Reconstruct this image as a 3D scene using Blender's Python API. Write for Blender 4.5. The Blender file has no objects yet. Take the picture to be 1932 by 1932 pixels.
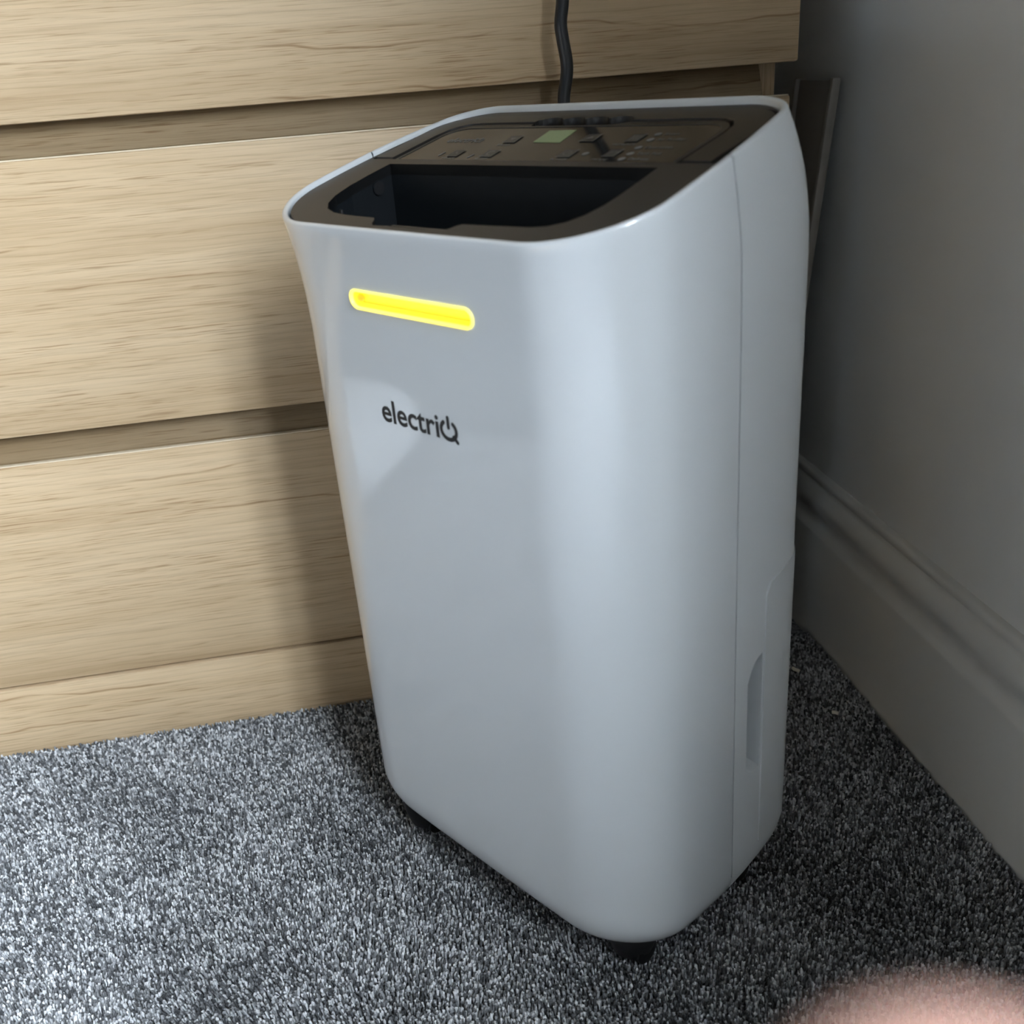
import bpy, bmesh, math, random
import numpy as np
from mathutils import Vector, Matrix
from mathutils.geometry import delaunay_2d_cdt

random.seed(7); rng = np.random.default_rng(7)
sc = bpy.context.scene
COL = sc.collection

# ------------------------------------------------------------------ camera
CAM = np.array([-0.352, -0.78473, 0.540])
YAW, PITCH, ROLL, FPX = 0.13077, -0.4332, -0.07861, 1813.1
cf = np.array([math.sin(YAW)*math.cos(PITCH), math.cos(YAW)*math.cos(PITCH), math.sin(PITCH)])
cr = np.cross(cf, [0, 0, 1]); cr /= np.linalg.norm(cr)
cu = np.cross(cr, cf)
_c, _s = math.cos(ROLL), math.sin(ROLL)
cr, cu = _c*cr + _s*cu, -_s*cr + _c*cu
cd = bpy.data.cameras.new('camera')
cd.sensor_width = 36.0
cd.lens = FPX/1932*36.0
cd.clip_start = 0.004
cd.dof.use_dof = True
cd.dof.focus_distance = 0.70
cd.dof.aperture_fstop = cd.lens/3.6
cam = bpy.data.objects.new('camera', cd); COL.objects.link(cam)
cam.matrix_world = Matrix(((cr[0], cu[0], -cf[0], CAM[0]), (cr[1], cu[1], -cf[1], CAM[1]), (cr[2], cu[2], -cf[2], CAM[2]), (0, 0, 0, 1)))
sc.camera = cam
sc.cycles.max_bounces = 7; sc.cycles.diffuse_bounces = 3; sc.cycles.glossy_bounces = 3; sc.cycles.transparent_max_bounces = 6
sc.cycles.adaptive_threshold = .02; sc.cycles.use_light_tree = False

# ------------------------------------------------------------------ world, daylight, exposure
WX = 0.063                                    # inner face of the right-hand wall
WIN_Y0, WIN_Y1, WIN_Z0, WIN_Z1 = -2.55, -0.90, 0.72, 2.05
w = bpy.data.worlds.new('sky'); sc.world = w; w.use_nodes = True
# overcast sky over darker ground and rooftops; the room only sees it through the window
_n = w.node_tree.nodes; _l = w.node_tree.links
_tc = _n.new('ShaderNodeTexCoord'); _sx = _n.new('ShaderNodeSeparateXYZ'); _rp = _n.new('ShaderNodeValToRGB'); _mr = _n.new('ShaderNodeMapRange')
_l.new(_tc.outputs['Generated'], _sx.inputs[0]); _l.new(_sx.outputs['Z'], _mr.inputs['Value'])
_mr.inputs['From Min'].default_value = -1; _mr.inputs['From Max'].default_value = 1
_l.new(_mr.outputs[0], _rp.inputs['Fac'])
_e = _rp.color_ramp.elements
_e[0].position = .53; _e[0].color = (.05, .052, .05, 1); _e[1].position = 1.0; _e[1].color = (1.0, 1.12, 1.25, 1)
for _p, _v in ((.57, .40), (.67, .56), (.75, .68), (.85, .80), (.93, .91)):      # overcast: three times brighter overhead than at the skyline
    _k = _e.new(_p); _k.color = (_v*1.0, _v*1.12, _v*1.25, 1)
_l.new(_rp.outputs['Color'], _n['Background'].inputs['Color']); _n['Background'].inputs['Strength'].default_value = 30.0
ld = bpy.data.lights.new('window_portal', 'AREA')     # guides sampling of the sky through the window opening
ld.shape = 'RECTANGLE'; ld.size = WIN_Z1-WIN_Z0; ld.size_y = WIN_Y1-WIN_Y0
ld.cycles.is_portal = True
lo = bpy.data.objects.new('window_portal', ld); COL.objects.link(lo)
lo.location = (WX+0.125, (WIN_Y0+WIN_Y1)/2, (WIN_Z0+WIN_Z1)/2)
lo.rotation_euler = (0, math.pi/2, 0)
vs = sc.view_settings
vs.view_transform = 'Standard'; vs.look = 'None'; vs.gamma = 1.0; vs.use_curve_mapping = False
vs.exposure = 1.38

# ------------------------------------------------------------------ helpers
def prop(o, label=None, cat=None, group=None, kind=None):
    if label: o['label'] = label
    if cat: o['category'] = cat
    if group: o['group'] = group
    if kind: o['kind'] = kind
    return o
def mesh(name, V, F, m=None, parent=None, smooth=False, sharp=None):
    me = bpy.data.meshes.new(name)
    me.from_pydata([tuple(map(float, v)) for v in V], [], [tuple(map(int, f)) for f in F])
    me.validate()
    if m: me.materials.append(m)
    if smooth:
        me.polygons.foreach_set('use_smooth', [True]*len(me.polygons))
        if sharp: me.set_sharp_from_angle(angle=math.radians(sharp))
    me.update()
    o = bpy.data.objects.new(name, me); COL.objects.link(o)
    if parent: o.parent = parent
    return o
def empty(name, loc, rz=0):
    o = bpy.data.objects.new(name, None); COL.objects.link(o)
    o.location = loc; o.rotation_euler = (0, 0, rz); o.empty_display_size = 0.05
    return o
def bm_obj(name, bm, m, parent=None, smooth=False, sharp=35):
    bmesh.ops.recalc_face_normals(bm, faces=bm.faces)
    me = bpy.data.meshes.new(name); bm.to_mesh(me); bm.free()
    me.materials.append(m)
    if smooth:
        me.polygons.foreach_set('use_smooth', [True]*len(me.polygons))
        me.set_sharp_from_angle(angle=math.radians(sharp))
    o = bpy.data.objects.new(name, me); COL.objects.link(o)
    if parent: o.parent = parent
    return o
def add_box(bm, x0, x1, y0, y1, z0, z1, bev=0.0, seg=2):
    r = bmesh.ops.create_cube(bm, size=1)
    vs_ = r['verts']
    for v in vs_:
        v.co = Vector(((x0+x1)/2+v.co.x*(x1-x0), (y0+y1)/2+v.co.y*(y1-y0), (z0+z1)/2+v.co.z*(z1-z0)))
    if bev:
        es = list({e for v in vs_ for e in v.link_edges})
        bmesh.ops.bevel(bm, geom=es, offset=bev, segments=seg, profile=.5, affect='EDGES')
def box(name, m, parent, *a, bev=0.0, seg=2):
    bm = bmesh.new(); add_box(bm, *a, bev=bev, seg=seg)
    return bm_obj(name, bm, m, parent, smooth=bev > 0)
def tube(path, r, n=12, cap=True):
    P = [Vector(p) for p in path]; V = []; F = []
    up = Vector((0, 0, 1)); prev = None
    for i, p in enumerate(P):
        t = (P[min(i+1, len(P)-1)]-P[max(i-1, 0)]).normalized()
        if prev is None:
            a = t.cross(up if abs(t.z) < .9 else Vector((1, 0, 0))).normalized()
        else:
            a = (prev-t*prev.dot(t)).normalized()
        prev = a; b = t.cross(a)
        rr = r[i] if hasattr(r, '__len__') else r
        for k in range(n):
            th = 2*math.pi*k/n
            V.append(p+a*(rr*math.cos(th))+b*(rr*math.sin(th)))
    for i in range(len(P)-1):
        for k in range(n):
            F.append((i*n+k, i*n+(k+1) % n, (i+1)*n+(k+1) % n, (i+1)*n+k))
    if cap:
        F.append(tuple(range(n))[::-1]); F.append(tuple((len(P)-1)*n+k for k in range(n)))
    return V, F
def spline(pts, n=8):
    P = [np.array(p, float) for p in pts]; P = [2*P[0]-P[1]]+P+[2*P[-1]-P[-2]]; out = []
    for i in range(1, len(P)-2):
        for k in range(n):
            t = k/n
            out.append(.5*((2*P[i])+(-P[i-1]+P[i+1])*t+(2*P[i-1]-5*P[i]+4*P[i+1]-P[i+2])*t*t+(-P[i-1]+3*P[i]-3*P[i+1]+P[i+2])*t**3))
    out.append(P[-2]); return out
def inside(pts, poly):
    x, y = pts[:, 0], pts[:, 1]; r = np.zeros(len(pts), bool); n = len(poly)
    for i in range(n):
        x0, y0 = poly[i]; x1, y1 = poly[(i+1) % n]
        if y0 == y1: continue
        c = ((y0 > y) != (y1 > y)) & (x < (x1-x0)*(y-y0)/(y1-y0)+x0)
        r ^= c
    return r
def seg_dist(pts, poly, closed=True):
    d = np.full(len(pts), 9.); n = len(poly)
    for i in range(n if closed else n-1):
        a = np.array(poly[i]); b = np.array(poly[(i+1) % n]); e = b-a; L = e@e
        t = np.clip(((pts-a)@e)/(L+1e-15), 0, 1)
        d = np.minimum(d, np.linalg.norm(pts-(a+t[:, None]*e), axis=1))
    return d
def plan_mesh(outer, holes, step):
    """2D triangulation of a region with holes; returns points, triangles, and the outlines as vertex loops."""
    loops = [outer]+list(holes); pts = []; edges = []; ids = []
    for L in loops:
        s = len(pts); n = len(L); pts += [tuple(p) for p in L]; ids.append(list(range(s, s+n)))
        edges += [(s+i, s+(i+1) % n) for i in range(n)]
    A = np.array(outer); g = np.array([(x, y) for x in np.arange(A[:, 0].min(), A[:, 0].max(), step) for y in np.arange(A[:, 1].min(), A[:, 1].max(), step)])
    k = inside(g, outer)
    for h in holes: k &= ~inside(g, h)
    g = g[k]
    for L in loops:
        g = g[seg_dist(g, L) > step*.45]
    pts += [tuple(p) for p in g]
    v, e, f, ov, oe, of = delaunay_2d_cdt([Vector(p) for p in pts], edges, [], 0, 1e-7)
    v = np.array([(p.x, p.y) for p in v]); f = np.array([t for t in f if len(t) == 3])
    c = v[f].mean(1); k = inside(c, outer)
    for h in holes: k &= ~inside(c, h)
    f = f[k]
    a = v[f]; ar = (a[:, 1, 0]-a[:, 0, 0])*(a[:, 2, 1]-a[:, 0, 1])-(a[:, 1, 1]-a[:, 0, 1])*(a[:, 2, 0]-a[:, 0, 0])
    f = f[np.abs(ar) > 1e-12]; ar = ar[np.abs(ar) > 1e-12]
    f[ar < 0] = f[ar < 0][:, ::-1]
    remap = {}
    for new, olds in enumerate(ov):
        for o_ in olds: remap[o_] = new
    return v, f, [[remap[i] for i in L] for L in ids]
def slab(name, m, parent, outer, holes, zf, thick, step=.006, drop=.0):
    """A plate over a plan region: top surface zf(x, y), side walls going down by thick."""
    v, f, loops = plan_mesh(outer, holes, step)
    V = [(p[0], p[1], zf(p[0], p[1])) for p in v]; F = [tuple(t) for t in f]
    for L in loops:
        s = len(V); n = len(L)
        V += [(v[i][0], v[i][1], zf(v[i][0], v[i][1])) for i in L]
        V += [(v[i][0], v[i][1], zf(v[i][0], v[i][1])-thick) for i in L]
        F += [(s+i, s+n+i, s+n+(i+1) % n, s+(i+1) % n) for i in range(n)]
    return mesh(name, V, F, m, parent, smooth=True, sharp=40)
def rrect(x0, x1, y0, y1, r, n=6):
    """rounded rectangle outline, r = radius or four radii (from lower right, counter-clockwise)"""
    r = [r]*4 if not hasattr(r, '__len__') else r
    out = []
    for (cx, cy, a0, rr) in ((x1-r[0], y0+r[0], -90, r[0]), (x1-r[1], y1-r[1], 0, r[1]), (x0+r[2], y1-r[2], 90, r[2]), (x0+r[3], y0+r[3], 180, r[3])):
        if rr == 0: out.append((cx, cy)); continue
        for k in range(n+1):
            a = math.radians(a0+90*k/n); out.append((cx+rr*math.cos(a), cy+rr*math.sin(a)))
    return out

# ------------------------------------------------------------------ materials
def lin(r, g, b):
    f = lambda c: c/12.92 if c <= .04045 else ((c+.055)/1.055)**2.4
    return (f(r/255), f(g/255), f(b/255), 1)
def mat(name, col, rough=.5, metal=0, spec=.5, emis=None, estr=0, coat=0, bump=None):
    m = bpy.data.materials.new(name); m.use_nodes = True
    nt = m.node_tree; b = nt.nodes['Principled BSDF']
    b.inputs['Base Color'].default_value = col if len(col) == 4 else (*col, 1)
    b.inputs['Roughness'].default_value = rough; b.inputs['Metallic'].default_value = metal
    b.inputs['Specular IOR Level'].default_value = spec
    b.inputs['Coat Weight'].default_value = coat; b.inputs['Coat Roughness'].default_value = .06
    if emis:
        b.inputs['Emission Color'].default_value = (*emis, 1); b.inputs['Emission Strength'].default_value = estr
    if bump:
        sc_, st, d = bump
        tc = nt.nodes.new('ShaderNodeTexCoord'); n = nt.nodes.new('ShaderNodeTexNoise'); n.inputs['Scale'].default_value = sc_; n.inputs['Detail'].default_value = 3
        bp = nt.nodes.new('ShaderNodeBump'); bp.inputs['Strength'].default_value = st; bp.inputs['Distance'].default_value = d
        nt.links.new(tc.outputs['Object'], n.inputs['Vector']); nt.links.new(n.outputs['Fac'], bp.inputs['Height']); nt.links.new(bp.outputs['Normal'], b.inputs['Normal'])
    return m
M = {}
M['shell'] = mat('white_satin_plastic', (.66, .685, .695), .33, spec=.5, bump=(900, .02, .0005))
M['front'] = mat('white_gloss_plastic', (.665, .695, .71), .36, spec=.5, coat=1.0)
M['front'].node_tree.nodes['Principled BSDF'].inputs['Coat IOR'].default_value = 1.7
M['front'].node_tree.nodes['Principled BSDF'].inputs['Coat Roughness'].default_value = .05
M['seam'] = mat('seam_shadow_plastic', (.05, .05, .055), .6)
M['frame'] = mat('black_textured_plastic', (.026, .024, .022), .40, spec=.42, bump=(1500, .08, .0004))
M['handle'] = mat('black_satin_plastic', (.018, .017, .016), .35, spec=.4)
M['gloss'] = mat('black_gloss_panel', (.014, .014, .014), .09, spec=.35)
M['cavity'] = mat('black_inner_plastic', (.006, .008, .010), .5, spec=.3)
M['rubber'] = mat('black_rubber', (.01, .01, .011), .55, spec=.3)
M['cable'] = mat('black_cable', (.014, .015, .017), .35, spec=.5)
M['print'] = mat('grey_print', (.17, .168, .16), .5)
M['logo'] = mat('black_print', (.008, .009, .011), .45)
M['lcd'] = mat('green_lcd', lin(128, 146, 108), .25, emis=(.25, .40, .20), estr=.02)
M['led_yellow'] = mat('lit_yellow_lens', (.75, .58, .05), .3, emis=(1.0, .80, .035), estr=.40)
M['led_rim'] = mat('lit_yellow_rim', (.8, .7, .15), .3, emis=(1.0, .86, .13), estr=.58)
M['led_cap'] = mat('dull_yellow_cap', (.6, .45, .04), .4, emis=(1.0, .74, .03), estr=.16)
M['wall'] = mat('grey_white_wall_paint', (.82, .815, .785), .62, spec=.3, bump=(60, .05, .002))
M['trim'] = mat('grey_white_gloss_trim', (.72, .71, .675), .38, spec=.4, bump=(25, .08, .002))
M['far_wall'] = mat('grey_wall_paint', (.20, .205, .21), .7, spec=.3)
M['ceiling'] = mat('white_ceiling_paint', (.42, .42, .41), .7, spec=.2)
M['upvc'] = mat('white_window_frame', (.8, .8, .8), .3)
M['board'] = mat('taupe_melamine', (.33, .30, .26), .4)
M['crumb'] = mat('pale_crumb', (.92, .87, .76), .7)
M['skin'] = mat('skin', lin(222, 176, 160), .5, spec=.35)
M['skin'].node_tree.nodes['Principled BSDF'].inputs['Subsurface Weight'].default_value = .15
M['skin'].node_tree.nodes['Principled BSDF'].inputs['Subsurface Radius'].default_value = (.006, .002, .001)

def oak(name, seed, scale=1.0, warm=0.0, along='X', value=1.0):
    """pale oak veneer: long grain lines, wandering growth bands, short dark pores"""
    m = bpy.data.materials.new(name); m.use_nodes = True
    nt = m.node_tree; N = nt.nodes; L = nt.links; b = N['Principled BSDF']
    tc = N.new('ShaderNodeTexCoord')
    def mapping(s, off=(0, 0, 0)):
        mp = N.new('ShaderNodeMapping'); mp.inputs['Scale'].default_value = s if along == 'X' else (s[2], s[1], s[0]); mp.inputs['Location'].default_value = (seed*3.1+off[0], seed*1.7+off[1], seed*2.3+off[2])
        L.new(tc.outputs['Object'], mp.inputs['Vector']); return mp
    def noise(mp, scale, detail=4, rough=.55, dist=0):
        n = N.new('ShaderNodeTexNoise'); n.inputs['Scale'].default_value = scale; n.inputs['Detail'].default_value = detail
        n.inputs['Roughness'].default_value = rough; n.inputs['Distortion'].default_value = dist
        L.new(mp.outputs['Vector'], n.inputs['Vector']); return n
    def ramp(src, stops):
        r = N.new('ShaderNodeValToRGB'); e = r.color_ramp.elements
        e[0].position, e[0].color = stops[0][0], stops[0][1]; e[1].position, e[1].color = stops[-1][0], stops[-1][1]
        for p, c in stops[1:-1]:
            k = e.new(p); k.color = c
        L.new(src, r.inputs['Fac']); return r
    def mix(kind, fac, a, b_):
        x = N.new('ShaderNodeMix'); x.data_type = 'RGBA'; x.blend_type = kind
        if isinstance(fac, float): x.inputs[0].default_value = fac
        else: L.new(fac, x.inputs[0])
        for s, val in ((6, a), (7, b_)):
            if isinstance(val, tuple): x.inputs[s].default_value = val
            else: L.new(val, x.inputs[s])
        return x.outputs[2]
    # wide bands of growth, wandering slowly along the board
    band = noise(mapping((.9*scale, 6, 17*scale)), 2.2, 4, .6, .35)
    base = ramp(band.outputs['Fac'], [(.25, (.53, .365, .195, 1)), (.48, (.635, .460, .265, 1)), (.62, (.675, .500, .300, 1)), (.82, (.585, .415, .235, 1))])
    # growth-ring lines: thin darker streaks that follow the bands
    wv = N.new('ShaderNodeTexWave'); wv.wave_type = 'BANDS'; wv.bands_direction = 'Z' if along == 'X' else 'X'; wv.wave_profile = 'SAW'
    wv.inputs['Scale'].default_value = 44*scale; wv.inputs['Distortion'].default_value = 5.0; wv.inputs['Detail'].default_value = 3; wv.inputs['Detail Scale'].default_value = .55; wv.inputs['Detail Roughness'].default_value = .55
    mw = mapping((.28, 1, 1)); L.new(mw.outputs['Vector'], wv.inputs['Vector'])
    lines = ramp(wv.outputs['Fac'], [(.0, (.66, .58, .50, 1)), (.13, (.93, .92, .90, 1)), (.55, (1, 1, 1, 1)), (1, (1.0, .99, .97, 1))])
    col = mix('MULTIPLY', .42, base.outputs['Color'], lines.outputs['Color'])
    # fine fibres and short pores
    fib = noise(mapping((3.0, 30, 110)), 4.5, 5, .62)
    fr = ramp(fib.outputs['Fac'], [(.30, (.80, .77, .73, 1)), (.52, (1, 1, 1, 1)), (.75, (1.04, 1.04, 1.03, 1))])
    col = mix('MULTIPLY', .75, col, fr.outputs['Color'])
    por = noise(mapping((7, 60, 250)), 3.6, 2, .55)
    pr = ramp(por.outputs['Fac'], [(.31, (.66, .57, .48, 1)), (.40, (.90, .87, .83, 1)), (.45, (1, 1, 1, 1)), (1, (1, 1, 1, 1))])
    pm = noise(mapping((1.2, 4, 20), (5, 2, 9)), 2.0, 2, .5)
    pmr = ramp(pm.outputs['Fac'], [(.33, (.15, .15, .15, 1)), (.58, (1, 1, 1, 1))])
    col = mix('MULTIPLY', pmr.outputs['Color'], col, pr.outputs['Color'])
    # long open grain cracks, here and there
    cw = N.new('ShaderNodeTexWave'); cw.wave_type = 'BANDS'; cw.bands_direction = 'Z' if along == 'X' else 'X'; cw.wave_profile = 'SIN'
    cw.inputs['Scale'].default_value = 9*scale; cw.inputs['Distortion'].default_value = 4.0; cw.inputs['Detail'].default_value = 4; cw.inputs['Detail Scale'].default_value = .8; cw.inputs['Detail Roughness'].default_value = .6
    mc = mapping((.45, 1, 1), (1, 3, .11)); L.new(mc.outputs['Vector'], cw.inputs['Vector'])
    cwr = ramp(cw.outputs['Fac'], [(.0, (.62, .52, .42, 1)), (.004, (.86, .81, .76, 1)), (.014, (1, 1, 1, 1)), (1, (1, 1, 1, 1))])
    cmk = noise(mapping((2.2, 4, 9), (8, 1, 4)), 2.0, 4, .65)
    cmr = ramp(cmk.outputs['Fac'], [(.52, (0, 0, 0, 1)), (.60, (1, 1, 1, 1))])
    col = mix('MULTIPLY', cmr.outputs['Color'], col, cwr.outputs['Color'])
    hs = N.new('ShaderNodeHueSaturation'); hs.inputs['Saturation'].default_value = .93+warm; hs.inputs['Value'].default_value = value
    L.new(col, hs.inputs['Color']); L.new(hs.outputs['Color'], b.inputs['Base Color'])
    b.inputs['Roughness'].default_value = .45; b.inputs['Specular IOR Level'].default_value = .35
    bp = N.new('ShaderNodeBump'); bp.inputs['Strength'].default_value = .18; bp.inputs['Distance'].default_value = .0006
    L.new(fib.outputs['Fac'], bp.inputs['Height']); L.new(bp.outputs['Normal'], b.inputs['Normal'])
    return m
M['oak'] = [oak('oak_veneer', 1.3), oak('oak_veneer', 4.1), oak('oak_veneer', 7.7, .85), oak('oak_veneer', 11.2, 1.15), oak('oak_veneer', 15.9)]
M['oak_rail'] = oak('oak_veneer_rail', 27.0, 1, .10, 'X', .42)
M['oak_edge'] = mat('lit_oak_edge', (.80, .68, .50), .4)  # banding paler than the fronts: light along the top edge put into the colour
M['oak_side'] = oak('oak_veneer_side', 21.0, 1, 0, 'Z')

def carpet_mat():
    m = bpy.data.materials.new('grey_twist_pile'); m.use_nodes = True
    nt = m.node_tree; N = nt.nodes; L = nt.links; b = N['Principled BSDF']
    at = N.new('ShaderNodeAttribute'); at.attribute_name = 'tone'
    r = N.new('ShaderNodeValToRGB'); e = r.color_ramp.elements
    e[0].position = 0; e[0].color = (.055, .058, .063, 1); e[1].position = 1; e[1].color = (.92, .93, .95, 1)
    k = e.new(.42); k.color = (.24, .246, .256, 1); k = e.new(.72); k.color = (.52, .53, .55, 1)
    L.new(at.outputs['Fac'], r.inputs['Fac']); L.new(r.outputs['Color'], b.inputs['Base Color'])
    b.inputs['Roughness'].default_value = .8; b.inputs['Specular IOR Level'].default_value = .25
    b.inputs['Sheen Weight'].default_value = .15
    return m
M['pile'] = carpet_mat()
def carpet_base():
    m = bpy.data.materials.new('grey_carpet_ground'); m.use_nodes = True
    nt = m.node_tree; N = nt.nodes; L = nt.links; b = N['Principled BSDF']
    tc = N.new('ShaderNodeTexCoord'); n = N.new('ShaderNodeTexNoise'); n.inputs['Scale'].default_value = 420; n.inputs['Detail'].default_value = 2
    L.new(tc.outputs['Object'], n.inputs['Vector'])
    r = N.new('ShaderNodeValToRGB'); e = r.color_ramp.elements
    e[0].position = .35; e[0].color = (.06, .062, .068, 1); e[1].position = .68; e[1].color = (.42, .43, .45, 1)
    L.new(n.outputs['Fac'], r.inputs['Fac']); L.new(r.outputs['Color'], b.inputs['Base Color']); b.inputs['Roughness'].default_value = .9
    return m
M['carpet'] = carpet_base()
def glass_mat():
    m = bpy.data.materials.new('window_glass'); m.use_nodes = True
    nt = m.node_tree; N = nt.nodes; L = nt.links
    for n in list(N): N.remove(n)
    o = N.new('ShaderNodeOutputMaterial'); t = N.new('ShaderNodeBsdfTransparent'); g = N.new('ShaderNodeBsdfGlossy'); g.inputs['Roughness'].default_value = .02
    x = N.new('ShaderNodeMixShader'); x.inputs[0].default_value = .06; L.new(t.outputs[0], x.inputs[1]); L.new(g.outputs[0], x.inputs[2]); L.new(x.outputs[0], o.inputs['Surface'])
    return m
M['glass'] = glass_mat()

# ------------------------------------------------------------------ the room
RX0, RY0, RY1, RZ = -3.6, -3.9, 0.50, 2.45
ZF = -0.009                                   # backing of the carpet; pile tips reach z = 0
prop(box('floor', M['carpet'], None, RX0-.1, WX+.3, RY0-.1, RY1+.1, ZF-.05, ZF), kind='structure')
prop(box('ceiling', M['ceiling'], None, RX0-.1, WX+.3, RY0-.1, RY1+.1, RZ, RZ+.1), kind='structure')
prop(box('wall_back', M['wall'], None, RX0-.1, WX+.3, RY1, RY1+.1, ZF, RZ), kind='structure')
prop(box('wall_left', M['far_wall'], None, RX0-.1, RX0, RY0, RY1, ZF, RZ), kind='structure')
prop(box('wall_front', M['far_wall'], None, RX0-.1, WX+.3, RY0-.1, RY0, ZF, RZ), kind='structure')
bm = bmesh.new()
add_box(bm, WX, WX+.16, WIN_Y1, RY1, ZF, RZ); add_box(bm, WX, WX+.16, RY0, WIN_Y0, ZF, RZ)
add_box(bm, WX, WX+.16, WIN_Y0, WIN_Y1, ZF, WIN_Z0); add_box(bm, WX, WX+.16, WIN_Y0, WIN_Y1, WIN_Z1, RZ)
prop(bm_obj('wall_right', bm, M['wall']), kind='structure')
win = prop(empty('window_1', (WX, (WIN_Y0+WIN_Y1)/2, WIN_Z0)), kind='structure')
wy = (WIN_Y1-WIN_Y0)/2; wh = WIN_Z1-WIN_Z0
bm = bmesh.new()
for a in ((.06, .10, -wy, -wy+.04, 0, wh), (.06, .10, wy-.04, wy, 0, wh), (.06, .10, -.02, .02, .04, wh-.04), (.06, .10, -wy+.04, wy-.04, 0, .04), (.06, .10, -wy+.04, wy-.04, wh-.04, wh)):
    add_box(bm, *a, bev=.004)
bm_obj('window_frame', bm, M['upvc'], win)
for s in (-1, 1):
    box('pane', M['glass'], win, .078, .084, min(s*.02, s*(wy-.04)), max(s*.02, s*(wy-.04)), .04, wh-.04)
box('window_sill', M['upvc'], win, -.03, .06, -wy, wy, -.025, .0, bev=.006)

# unseen drape and bedside table, added to block window light low and along the wall
cur = prop(empty('added_curtain', (WX, -.97, .55)), 'gathered grey drape, unseen, added to block window light along the wall', 'added_curtain')
V = []; F = []; nn = 90
for k, z in enumerate((0.0, .5, 1.0, 1.62)):
    for i in range(nn):
        t = i/(nn-1); V.append((-.040+.026*math.sin(t*6.283*6.5+.4*k)*(1 if k < 3 else .85), -.10+.25*t+.006*math.sin(t*40+k), z))
for k in range(3): F += [(k*nn+i, k*nn+i+1, (k+1)*nn+i+1, (k+1)*nn+i) for i in range(nn-1)]
cl = mesh('added_curtain_cloth', V, F, mat('grey_curtain_cloth', (.30, .30, .31), .9), cur, True)
cl.modifiers.new('thickness', 'SOLIDIFY').thickness = .003
V, F = tube([(-.040, -.32, 1.635), (-.040, .20, 1.635)], .012, 12); mesh('added_curtain_pole', V, F, M['upvc'], cur, True, 40)
tb = prop(empty('added_bedside_table', (-.075, -1.13, 0)), 'small oak bedside table added unseen to block low window light', 'table')
_o = mat('plain_oak', (.50, .36, .21), .5)
box('table_top', _o, tb, -.125, .105, -.17, .17, .50, .52, bev=.002)
box('cabinet_body', _o, tb, -.115, .100, -.16, .16, .10, .499, bev=.002)
_d = box('drawer_front', _o, tb, -.121, -.1155, -.15, .15, .33, .48, bev=.001)
V, F = tube([(-.121, 0, .405), (-.140, 0, .405)], [.006, .011], 12); mesh('knob', V, F, M['upvc'], _d, True, 40)
for sx in (-.105, .090):
    for sy in (-.15, .15): box('leg', _o, tb, sx-.012, sx+.012, sy-.012, sy+.012, ZF+.001, .0995, bev=.002)

# skirting board: flat lower face, chamfered ledge, hollow, rounded moulding, small top bead
prof = [(0, ZF), (.018, ZF), (.018, .1065), (.0172, .1083), (.0140, .1118), (.0116, .1140), (.0100, .1172), (.0098, .1200), (.0104, .1225), (.0128, .1262), (.0142, .1305), (.0144, .1350), (.0132, .1400), (.0108, .1442), (.0082, .1468), (.0066, .1482), (.0060, .1500), (.0068, .1516), (.0074, .1540), (.0066, .1568), (.0044, .1586), (.0, .1592)]
def skirting(name, a, b, nx, ny):
    """extruded along the line a-b; (nx, ny) points into the room"""
    V = []; F = []; n = len(prof)
    steps = 24
    for i in range(steps+1):
        t = i/steps; x = a[0]+(b[0]-a[0])*t; y = a[1]+(b[1]-a[1])*t
        V += [(x+nx*p, y+ny*p, z) for p, z in prof]
    for i in range(steps):
        F += [(i*n+k, (i+1)*n+k, (i+1)*n+k+1, i*n+k+1) for k in range(n-1)]
    F += [tuple(range(n)), tuple(steps*n+k for k in range(n))[::-1]]
    o = mesh(name, V, F, M['trim'], None, True, 40)
    bm = bmesh.new(); bm.from_mesh(o.data); bmesh.ops.recalc_face_normals(bm, faces=bm.faces); bm.to_mesh(o.data); bm.free()
    return prop(o, kind='structure')
skirting('baseboard_right', (WX, RY0), (WX, RY1), -1, 0)
skirting('baseboard_back', (RX0, RY1), (WX-.018, RY1), 0, -1)

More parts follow.
